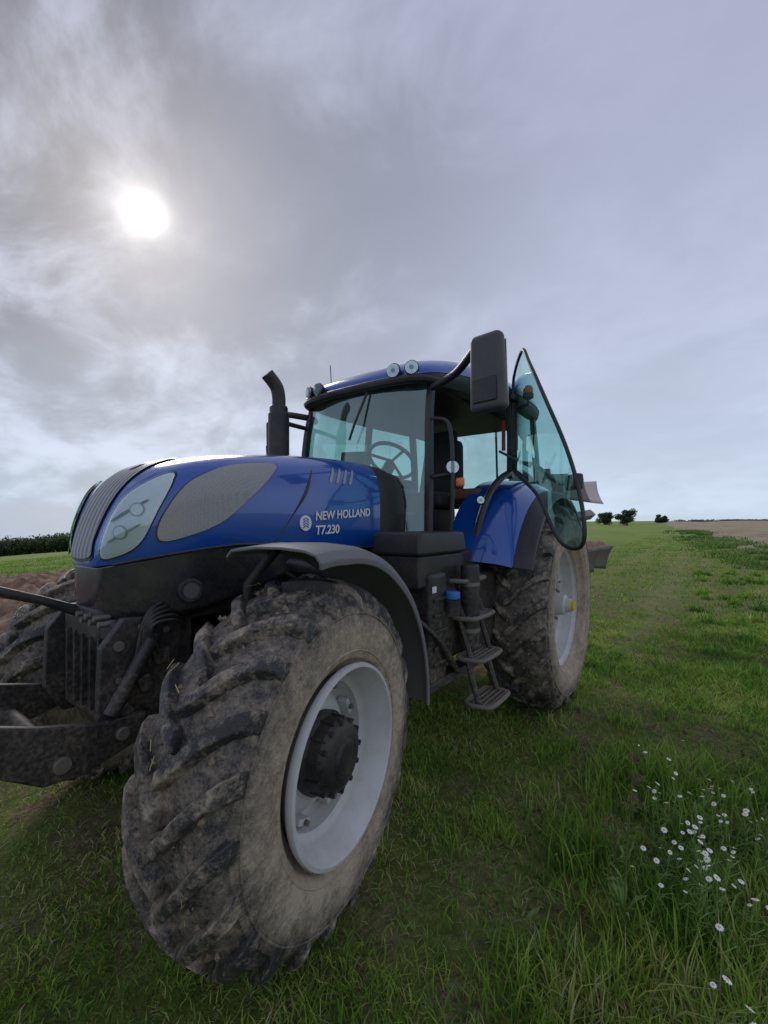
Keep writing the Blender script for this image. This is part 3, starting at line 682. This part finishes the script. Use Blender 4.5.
ln_=t.m('ADD',t.m('ADD',lane(1.35,.28),lane(-.35,.28)),t.m('ADD',lane(3.3,.25),lane(2.2,.2)),clamp=True)
ln_=t.m('MULTIPLY',t.m('MULTIPLY',ln_,t.rng(n2,.35,.6,.3,1)),t.rng(x,1.0,-3,.25,.65))
c2=t.mix(ln_,c2,t.mix(n3,(.19,.17,.08),(.36,.34,.15)))
yb=t.m('ADD',t.m('MULTIPLY',t.m('ADD',x,18.7),.084),4.3)
dd_=t.m('ADD',t.m('SUBTRACT',y,yb),t.m('MULTIPLY',t.m('SUBTRACT',n1,.5),2.5))
dry=t.ramp(t.m('ADD',t.m('MULTIPLY',n2,.5),t.m('MULTIPLY',n1,.5)),[(.35,(.18,.155,.09)),(.5,(.32,.27,.18)),(.65,(.45,.38,.27))])
df=t.m('MULTIPLY',t.rng(dd_,-.2,.7,0,1,True),t.rng(x,-13,-17,0,1,True))
t.put(p.inputs['Base Color'],t.mix(df,c2,dry)); p.inputs['Roughness'].default_value=.95; p.inputs['Specular IOR Level'].default_value=.15
t.put(p.inputs['Normal'],t.bump(t.m('ADD',n3,t.m('MULTIPLY',n4,.7)),1.,.06))
add('ground',V,Fs,gm,None,recalc=False)

X,Y=np.meshgrid(np.linspace(-30,9,420),np.linspace(-14.0,-3.0,150)); 
edge=np.minimum(np.clip((Y+14.0)/1.2,0,1),np.clip((-3.0-Y)/.5,0,1))
Z=gz(X,Y)-.03+edge*(.07+.14*np.abs(np.sin((Y+vn(X*.5,Y*.5,3)*.5)*5.2))+.18*(vn(X*4,Y*4,9))+.10*vn(X*11,Y*11,8))
ny,nx=X.shape; V=np.stack([X,Y,Z],-1).reshape(-1,3).tolist()
Fs=[(j*nx+i,j*nx+i+1,(j+1)*nx+i+1,(j+1)*nx+i) for j in range(ny-1) for i in range(nx-1)]
sm,t,p=newmat('ploughed_soil'); pos=t.new('ShaderNodeNewGeometry').outputs['Position']; n=t.noise(pos,9,7,.7)
t.put(p.inputs['Base Color'],t.ramp(n,[(.3,(.12,.07,.045)),(.6,(.32,.20,.13)),(.8,(.46,.32,.22))])); p.inputs['Roughness'].default_value=.95
t.put(p.inputs['Normal'],t.bump(t.noise(pos,40,4,.7),.8,.05))
add('ploughed_soil',V,Fs,sm,None,recalc=False)

# ------------------------------------------------------------------ grass
def view_sector(n,r0,r1,pw):
    u=rng.random(n); r=(r0**pw+u*(r1**pw-r0**pw))**(1/pw)
    base=math.atan2(-.587,-.8095); a=base+rng.uniform(-R(58),R(58),n)
    return CX+r*np.cos(a),CY+r*np.sin(a),r
def blades(name,x,y,ln,wd,lean,mat,la=None):
    n=len(x); z=gz(x,y)-.005
    az=rng.uniform(0,2*math.pi,n); la=rng.uniform(0,2*math.pi,n) if la is None else la
    wx,wy=np.cos(az)*wd/2,np.sin(az)*wd/2
    lx,ly=np.cos(la)*lean*ln,np.sin(la)*lean*ln
    hz=ln*np.sqrt(np.clip(1-lean**2*.9,.05,1))
    P=np.empty((n,5,3))
    P[:,0]=np.stack([x-wx,y-wy,z],-1);P[:,1]=np.stack([x+wx,y+wy,z],-1)
    P[:,2]=np.stack([x-wx*.8+lx*.35,y-wy*.8+ly*.35,z+hz*.6],-1);P[:,3]=np.stack([x+wx*.8+lx*.35,y+wy*.8+ly*.35,z+hz*.6],-1)
    P[:,4]=np.stack([x+lx,y+ly,z+hz],-1)
    me=bpy.data.meshes.new(name); me.vertices.add(n*5); me.vertices.foreach_set('co',P.astype(np.float32).ravel())
    base=(np.arange(n)*5)[:,None]
    tri=np.concatenate([base+np.array([0,1,3]),base+np.array([0,3,2]),base+np.array([2,3,4])],1).reshape(-1)
    me.loops.add(len(tri)); me.loops.foreach_set('vertex_index',tri.astype(np.int32))
    me.polygons.add(n*3); me.polygons.foreach_set('loop_start',(np.arange(n*3)*3).astype(np.int32))
    me.update(calc_edges=True)
    tone=np.clip(.45+(vn(x*.8,y*.8,21)-.5)*.6+(vn(x*4,y*4,22)-.5)*.5+rng.normal(0,.19,n),0,1)
    at=me.attributes.new('tone','FLOAT','POINT'); at.data.foreach_set('value',np.repeat(tone,5).astype(np.float32))
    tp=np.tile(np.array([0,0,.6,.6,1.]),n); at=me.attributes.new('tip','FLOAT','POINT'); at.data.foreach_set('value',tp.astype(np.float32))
    me.materials.append(mat); o=bpy.data.objects.new(name,me); COL.objects.link(o); return o
def leafmat(name,stops,trans=.3,root=.4):
    m,t,p=newmat(name)
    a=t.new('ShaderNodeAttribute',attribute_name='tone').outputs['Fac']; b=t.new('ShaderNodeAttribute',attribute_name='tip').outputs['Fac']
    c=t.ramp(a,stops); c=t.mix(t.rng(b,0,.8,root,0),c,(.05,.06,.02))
    t.put(p.inputs['Base Color'],c); p.inputs['Roughness'].default_value=.6; p.inputs['Specular IOR Level'].default_value=.2
    tl=t.new('ShaderNodeBsdfTranslucent'); t.put(tl.inputs[0],c); mx=t.new('ShaderNodeMixShader'); mx.inputs[0].default_value=trans
    t.l.new(p.outputs[0],mx.inputs[1]); t.l.new(tl.outputs[0],mx.inputs[2]); t.l.new(mx.outputs[0],m.node_tree.nodes['Material Output'].inputs[0]); return m
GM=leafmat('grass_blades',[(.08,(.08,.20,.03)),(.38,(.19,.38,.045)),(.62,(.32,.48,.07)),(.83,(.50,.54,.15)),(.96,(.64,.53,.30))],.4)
def mask(x,y,keep):
    bare=vn(x*1.3,y*1.3,31)*.55+vn(x*4.5,y*4.5,32)*.45
    w_=.10*np.sin(x*1.1)
    track=np.exp(-((y-1.35-w_)/.20)**2)*.24+np.exp(-((y+.35-w_)/.22)**2)*.2*(x<-1)
    ok=rng.random(len(x))<np.clip((bare-.30-track)*4.5,.16,1)
    pl=(y<-2.9)&(y>-14.2)
    dry=(x<-15)&(y>4.3+.084*(x+18.7))
    return ok&~pl&~dry
x,y,r=view_sector(330000,.7,9,1.25); k=mask(x,y,1); x,y,r=x[k],y[k],r[k]
tall=np.clip(vn(x*.7,y*.7,41)*1.2-.3+.5*(y>1.9),0.1,1.2)
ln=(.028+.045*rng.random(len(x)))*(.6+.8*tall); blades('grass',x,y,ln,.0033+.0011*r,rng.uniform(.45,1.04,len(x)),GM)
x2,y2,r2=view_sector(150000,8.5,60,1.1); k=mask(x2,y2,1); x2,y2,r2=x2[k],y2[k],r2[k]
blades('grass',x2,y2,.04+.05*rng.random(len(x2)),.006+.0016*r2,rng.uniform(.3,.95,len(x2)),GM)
tx=[];ty=[];tl_=[]
for i in range(260):
    cx=rng.uniform(-14,3.4); cy=rng.uniform(1.55,3.6)+max(0,-cx)*.03
    if i<90: cx=rng.uniform(.6,2.7); cy=rng.uniform(1.5,2.6)
    if i>=150: cx=rng.uniform(-3,3.2); cy=rng.uniform(.2,3.2)
    m=60; tx.append(cx+rng.normal(0,.06,m)); ty.append(cy+rng.normal(0,.06,m)); tl_.append(rng.uniform(.08,.24,m)*(rng.uniform(.6,1.1) if i<150 else .55))
tx,ty,tl_=map(np.concatenate,(tx,ty,tl_))
blades('grass',tx,ty,tl_,.0035+.0014*np.hypot(tx-CX,ty-CY),rng.uniform(.1,.9,len(tx)),GM)
n=26000; wx=-rng.uniform(5,70,n); wy=4.3+.084*(wx+18.7)+rng.normal(0,1.0,n)+.5; kk=vn(wx*.6,wy*.9,51)>.45; wx,wy=wx[kk],wy[kk]
WM=leafmat('weed_leaves',[(.1,(.07,.16,.035)),(.5,(.14,.27,.05)),(.9,(.30,.36,.12))])
blades('field_margin_weeds',wx,wy,rng.uniform(.08,.32,len(wx)),.02+.0016*np.hypot(wx-CX,wy-CY),rng.uniform(.2,.95,len(wx)),WM)
bx_,by_,br_=view_sector(11000,.8,7,1.3); kk=(vn(bx_*1.1,by_*1.1,61)>.5)&~((by_<-2.9)); bx_,by_=bx_[kk],by_[kk]
blades('broadleaf_weeds',bx_,by_,rng.uniform(.03,.07,len(bx_)),rng.uniform(.010,.022,len(bx_)),rng.uniform(.7,1.03,len(bx_)),WM)
SM=leafmat('straw_litter',[(.1,(.20,.15,.08)),(.5,(.38,.31,.17)),(.9,(.56,.48,.30))],.1,.0)
sx_,sy_,sr_=view_sector(30000,.7,9,1.3); kk=~(sy_<-2.9); sx_,sy_,sr_=sx_[kk],sy_[kk],sr_[kk]
blades('straw_litter',sx_,sy_,rng.uniform(.02,.07,len(sx_)),.0018+.0008*sr_,rng.uniform(.98,1.1,len(sx_)),SM)

# ------------------------------------------------------------------ daisies
PW=pmat('petal_white',(.85,.85,.81),.6,dust=0); PY=pmat('flower_centre',(.75,.55,.05),.7,dust=0); SG=pmat('stem_green',(.16,.26,.06),.7,dust=0)
V=[];Fs=[];mi=[]
def stem(a,b,r,m):
    a=Vector(a);b=Vector(b); u,v=frame(b-a); q=len(V)
    for p in (a,b):
        for k in range(3): an=2.094*k; V.append(p+u*math.cos(an)*r+v*math.sin(an)*r)
    for k in range(3): Fs.append((q+k,q+(k+1)%3,q+3+(k+1)%3,q+3+k)); mi.append(m)
def flower(c,r,nrm):
    c=Vector(c); u,v=frame(Vector(nrm)); nn=Vector(nrm).normalized()
    for k in range(11):
        a=2*math.pi*k/11; q=len(V)
        d=u*math.cos(a)+v*math.sin(a); e=-u*math.sin(a)+v*math.cos(a)
        V.extend([c+d*r*.25-e*r*.08,c+d*r*.7-e*r*.2-nn*r*.05,c+d*r-nn*r*.15,c+d*r*.7+e*r*.2-nn*r*.05,c+d*r*.25+e*r*.08]); Fs.append((q,q+1,q+2,q+3,q+4)); mi.append(0)
    q=len(V); V.append(c+nn*r*.28)
    for k in range(8): a=2*math.pi*k/8; V.append(c+(u*math.cos(a)+v*math.sin(a))*r*.34+nn*r*.02)
    for k in range(8): Fs.append((q,q+1+k,q+1+(k+1)%8)); mi.append(1)
random.seed(5)
spots=[(1.62,2.08,.16,46),(1.95,2.14,.10,16),(1.3,2.0,.18,14),(2.35,2.17,.08,4),(2.0,1.92,.08,5),(1.5,2.3,.15,12)]
for cx,cy,sd,nf in spots:
    for i in range(nf):
        fx=random.gauss(cx,sd*1.3); fy=random.gauss(cy,sd*.6); h=random.uniform(.16,.34); g0=float(gz(fx,fy))
        bx=fx+random.uniform(-.06,.06); by=fy+random.uniform(-.06,.06)
        mid=((fx+bx)/2+random.uniform(-.02,.02),(fy+by)/2,g0+h*.5)
        stem((bx,by,g0),mid,.0016,2); stem(mid,(fx,fy,g0+h),.0013,2)
        flower((fx,fy,g0+h),random.uniform(.008,.014),(random.uniform(-.6,.7),random.uniform(-.6,.6),1))
        for j in range(10):
            z=random.uniform(.02,h*.8); a=random.uniform(0,6.28); l=random.uniform(.02,.05); p=(bx+(fx-bx)*z/h,by+(fy-by)*z/h,g0+z)
            stem(p,(p[0]+math.cos(a)*l,p[1]+math.sin(a)*l,p[2]+l*.5),.0014,2)
add('daisy_patch',V,Fs,None,None,recalc=False,smooth=False,mats=[PW,PY,SG],midx=mi)
def weed(bx,by,h,seed,nm='weed_plant',dens=46):
    global V,Fs,mi
    random.seed(seed); V=[];Fs=[];mi=[]; g0=float(gz(bx,by)); lx,ly=random.uniform(-.06,.06),random.uniform(-.06,.06)
    pts=[Vector((bx+lx*t*t,by+ly*t*t,g0+h*t)) for t in np.linspace(0,1,9)]
    for a,b in zip(pts,pts[1:]): stem(a,b,.0032,0)
    for j in range(dens):
        t=random.uniform(.08,1); p=pts[int(t*8)]; a=random.uniform(0,6.28); l=random.uniform(.03,.10)*(1.2-t); up=random.uniform(.5,1.6)
        e=p+Vector((math.cos(a)*l,math.sin(a)*l,l*up)); stem(p,e,.0014,0)
        side=Vector((-math.sin(a),math.cos(a),0))*l*.10; m=(p+e)/2+Vector((0,0,.01)); q=len(V); V.extend([p,m-side,e+Vector((0,0,-l*.25)),m+side]); Fs.append((q,q+1,q+2,q+3)); mi.append(1)
        if t>.6:
            for s_ in range(3): 
                u_=e+Vector((random.uniform(-.012,.012),random.uniform(-.012,.012),random.uniform(0,.015))); stem(e,u_,.003,2)
    return add(nm,V,Fs,None,None,recalc=False,smooth=False,mats=[WS,WL,WH],midx=mi)
WL=pmat('weed_leaf',(.14,.24,.06),.8,dust=0,spec=.1); WH=pmat('weed_seedhead',(.16,.12,.07),.8,dust=0,spec=.1); WS=pmat('weed_stem',(.14,.17,.06),.8,dust=0,spec=.1)
for i,(a,b,h,dn) in enumerate([(2.13,1.85,.76,60),(2.06,1.82,.42,26),(.9,2.05,.4,30),(1.55,2.3,.35,30),(-1.5,2.6,.5,40),(.2,2.5,.4,30)]): weed(a,b,h,40+i,dens=dn)

# ------------------------------------------------------------------ far vegetation
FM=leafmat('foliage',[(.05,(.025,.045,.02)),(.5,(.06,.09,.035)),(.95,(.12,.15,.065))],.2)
BK=pmat('bark',(.06,.045,.03),.9,dust=0)
def leafmass(name,centers,nper,leaf,mat,extra=None):
    P=[];tone=[]
    for (cx,cy,cz,rx,ry,rz) in centers:
        v=rng.normal(0,1,(nper,3)); v/=np.linalg.norm(v,axis=1)[:,None]; v*=(rng.random(nper)**.45)[:,None]
        c=v*np.array([rx,ry,rz])+np.array([cx,cy,cz])
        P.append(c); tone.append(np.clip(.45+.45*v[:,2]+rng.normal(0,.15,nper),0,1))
    c=np.concatenate(P); tone=np.concatenate(tone); n=len(c)
    a=rng.normal(0,1,(n,3)); a/=np.linalg.norm(a,axis=1)[:,None]; b=np.cross(a,rng.normal(0,1,(n,3))); b/=np.linalg.norm(b,axis=1)[:,None]
    s=(leaf*rng.uniform(.5,1.2,n))[:,None]
    Q=np.stack([c-a*s,c-b*s*.6,c+a*s,c+b*s*.6],1).reshape(-1,3)
    Fs=[(4*i,4*i+1,4*i+2,4*i+3) for i in range(n)]
    nv=len(Q); Vv=Q.tolist()
    midx=[0]*n
    if extra:
        for e,fs in extra:
            o=len(Vv); Vv+=e; Fs+=[tuple(o+k for k in f) for f in fs]; midx+=[1]*len(fs)
    ob=add(name,Vv,Fs,None,None,recalc=False,smooth=False,mats=[mat,BK],midx=midx)
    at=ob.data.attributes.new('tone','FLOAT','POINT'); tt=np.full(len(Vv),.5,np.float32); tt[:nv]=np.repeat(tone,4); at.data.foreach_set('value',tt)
    at=ob.data.attributes.new('tip','FLOAT','POINT'); at.data.foreach_set('value',np.ones(len(Vv),np.float32))
    return ob
def bearing(px,s):
    t=(px-384)/440; return CX+s*(-.8095-.587*t), CY+s*(-.587+.8095*t)
def limb(a,b,r0,r1):
    a=Vector(a);b=Vector(b);u,v=frame(b-a);e=[]
    for p,r in ((a,r0),(b,r1)):
        for k in range(6): an=math.pi*k/3; q=p+u*math.cos(an)*r+v*math.sin(an)*r; e.append(tuple(q))
    return e,[(k,(k+1)%6,6+(k+1)%6,6+k) for k in range(6)]
for px,s,w,h in ((605,135,5.6,4.2),(627,128,6.6,5.0),(661,150,4.6,3.0)):
    bx,by=bearing(px,s); g0=float(gz(bx,by)); C=[];ex=[limb((bx,by,g0-.2),(bx,by,g0+h*.45),.22,.12)]
    for k in range(16):
        a=rng.uniform(0,6.28); q=rng.uniform(.15,1)*w*.36; zc=g0+h*rng.uniform(.18,.80); rr=w*rng.uniform(.13,.22)
        C.append((bx+q*math.cos(a),by+q*math.sin(a),zc,rr,rr,rr*.85)); ex.append(limb((bx,by,g0+h*.2),(bx+q*math.cos(a),by+q*math.sin(a),zc),.09,.04))
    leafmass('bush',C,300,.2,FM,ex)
C=[]
for px in np.arange(-60,130,2.2):
    for rep in range(2):
        s=230+rep*14+rng.uniform(-4,4); bx,by=bearing(px+rng.uniform(-1,1),s); g0=float(gz(bx,by)); h=rng.uniform(7,10.5)
        C.append((bx,by,g0+h*.5,rng.uniform(2.5,4),rng.uniform(2.5,4),h*.55))
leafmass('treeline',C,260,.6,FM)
C=[]
for i in range(60):
    bx,by=bearing(rng.uniform(665,900),rng.uniform(190,210)); g0=float(gz(bx,by)); C.append((bx,by,g0+.2,3,3,.6))
leafmass('hedgerow',C,60,.4,FM)

# ------------------------------------------------------------------ sky + sun
SD=Vector((-.370,-.764,.528)).normalized()
w=bpy.data.worlds.new('World'); scene.world=w; w.use_nodes=True; t=NT(w.node_tree); bg=w.node_tree.nodes['Background']
sky=t.new('ShaderNodeTexSky'); sky.sky_type='NISHITA'; sky.sun_disc=False; sky.sun_elevation=math.asin(SD.z); sky.sun_rotation=math.atan2(SD.x,SD.y)
g=t.new('ShaderNodeTexCoord').outputs['Generated']
nv=t.new('ShaderNodeVectorMath',operation='NORMALIZE'); t.l.new(g,nv.inputs[0]); d=nv.outputs[0]
def dotd(v):
    q=t.new('ShaderNodeVectorMath',operation='DOT_PRODUCT'); t.l.new(d,q.inputs[0]); q.inputs[1].default_value=Vector(v).normalized(); return t.m('MAXIMUM',q.outputs['Value'],0)
dot=dotd(SD)
sp=t.new('ShaderNodeSeparateXYZ'); t.l.new(d,sp.inputs[0]); ex,ey,ez=sp.outputs
ezp=t.m('ADD',t.m('MAXIMUM',ez,0),.35)
cb=t.new('ShaderNodeCombineXYZ'); t.put(cb.inputs[0],t.m('DIVIDE',ex,ezp)); t.put(cb.inputs[1],t.m('DIVIDE',ey,ezp))
mp=t.new('ShaderNodeMapping'); t.l.new(cb.outputs[0],mp.inputs[0]); mp.inputs['Rotation'].default_value=(0,0,R(-25)); mp.inputs['Scale'].default_value=(1.0,.75,1); mp.inputs['Location'].default_value=(3.1,1.7,0)
c1=t.noise(mp.outputs[0],1.0,4,.5,.2); c2=t.noise(mp.outputs[0],4.2,6,.58,.3)
cl=t.m('ADD',t.m('MULTIPLY',c1,.6),t.m('MULTIPLY',c2,.4))
base=t.ramp(ez,[(0,(.54,.65,.80)),(.10,(.53,.605,.75)),(.35,(.465,.51,.64)),(.70,(.40,.43,.565)),(1,(.34,.37,.50))])
bank=t.rng(dotd((-.213,-1.187,.93)),.55,.97,0,1,True)
core=t.rng(dotd((-.10,-1.25,.98)),.90,.995,0,1,True)
dark=t.rng(cl,.38,.60,1.06,.90,True)
k2=t.m('MULTIPLY',bank,t.rng(cl,.40,.56,.15,1,True))
dark=t.m('MULTIPLY',dark,t.m('SUBTRACT',1,t.m('MULTIPLY',k2,.48)))
dark=t.m('MULTIPLY',dark,t.m('SUBTRACT',1,t.m('MULTIPLY',t.m('MULTIPLY',core,t.rng(c2,.36,.56,.25,1,True)),.50)))
c=t.mix(1,base,dark,'MULTIPLY')
lowb=t.m('MULTIPLY',t.rng(ez,.24,.02,0,1,True),t.rng(c1,.40,.52,.3,1)); azf=t.rng(t.m('SUBTRACT',t.m('MULTIPLY',ex,1.),ey),.4,.9,0,1)
c=t.mix(t.m('MULTIPLY',t.m('MULTIPLY',lowb,azf),.6),c,(.28,.42,.64))
mx=t.mix(.10,c,t.mix(1,sky.outputs[0],(.08,.08,.08),'MULTIPLY'))
# sun seen through thin cloud: broad aureole and a soft-edged bright core
glow=t.m('ADD',t.m('MULTIPLY',t.m('POWER',dot,12),.11),t.m('MULTIPLY',t.m('POWER',dot,110),.20))
glow=t.m('MULTIPLY',glow,t.rng(cl,.40,.62,1.1,.6))
glow=t.m('ADD',glow,t.m('MULTIPLY',t.m('MULTIPLY',t.m('POWER',dot,600),.30),t.rng(c2,.35,.6,1.3,.6)))
glow=t.m('ADD',glow,t.m('MULTIPLY',t.m('POWER',dot,2400),t.rng(c2,.35,.6,.9,.5)))
gc=t.mix(1,(1.0,.95,.91),glow,'MULTIPLY')
core_=t.m('MULTIPLY',t.m('POWER',dot,8500),2.2)
out=t.mix(1,mx,gc,'ADD'); out=t.mix(1,out,t.mix(1,(1,.98,.95),core_,'MULTIPLY'),'ADD')
for nd in w.node_tree.nodes:
    if nd.type=='MIX': nd.clamp_result=False
t.put(bg.inputs[0],out); bg.inputs[1].default_value=1.18
ld=bpy.data.lights.new('sun','SUN'); ld.energy=1.4; ld.angle=R(20); ld.color=(1,.95,.88)
lo=bpy.data.objects.new('sun',ld); COL.objects.link(lo); lo.rotation_euler=SD.to_track_quat('Z','Y').to_euler(); lo.location=(0,0,20)

# ------------------------------------------------------------------ camera
cd=bpy.data.cameras.new('camera'); cd.sensor_fit='VERTICAL'; cd.sensor_height=36; cd.sensor_width=27; cd.lens=440/1024*36; cd.shift_y=13/1024; cd.clip_end=6000; cd.clip_start=.05
co=bpy.data.objects.new('camera',cd); COL.objects.link(co); co.location=(CX,CY,CZ)
co.rotation_euler=Vector((.8095,.587,0)).to_track_quat('Z','Y').to_euler()
scene.camera=co
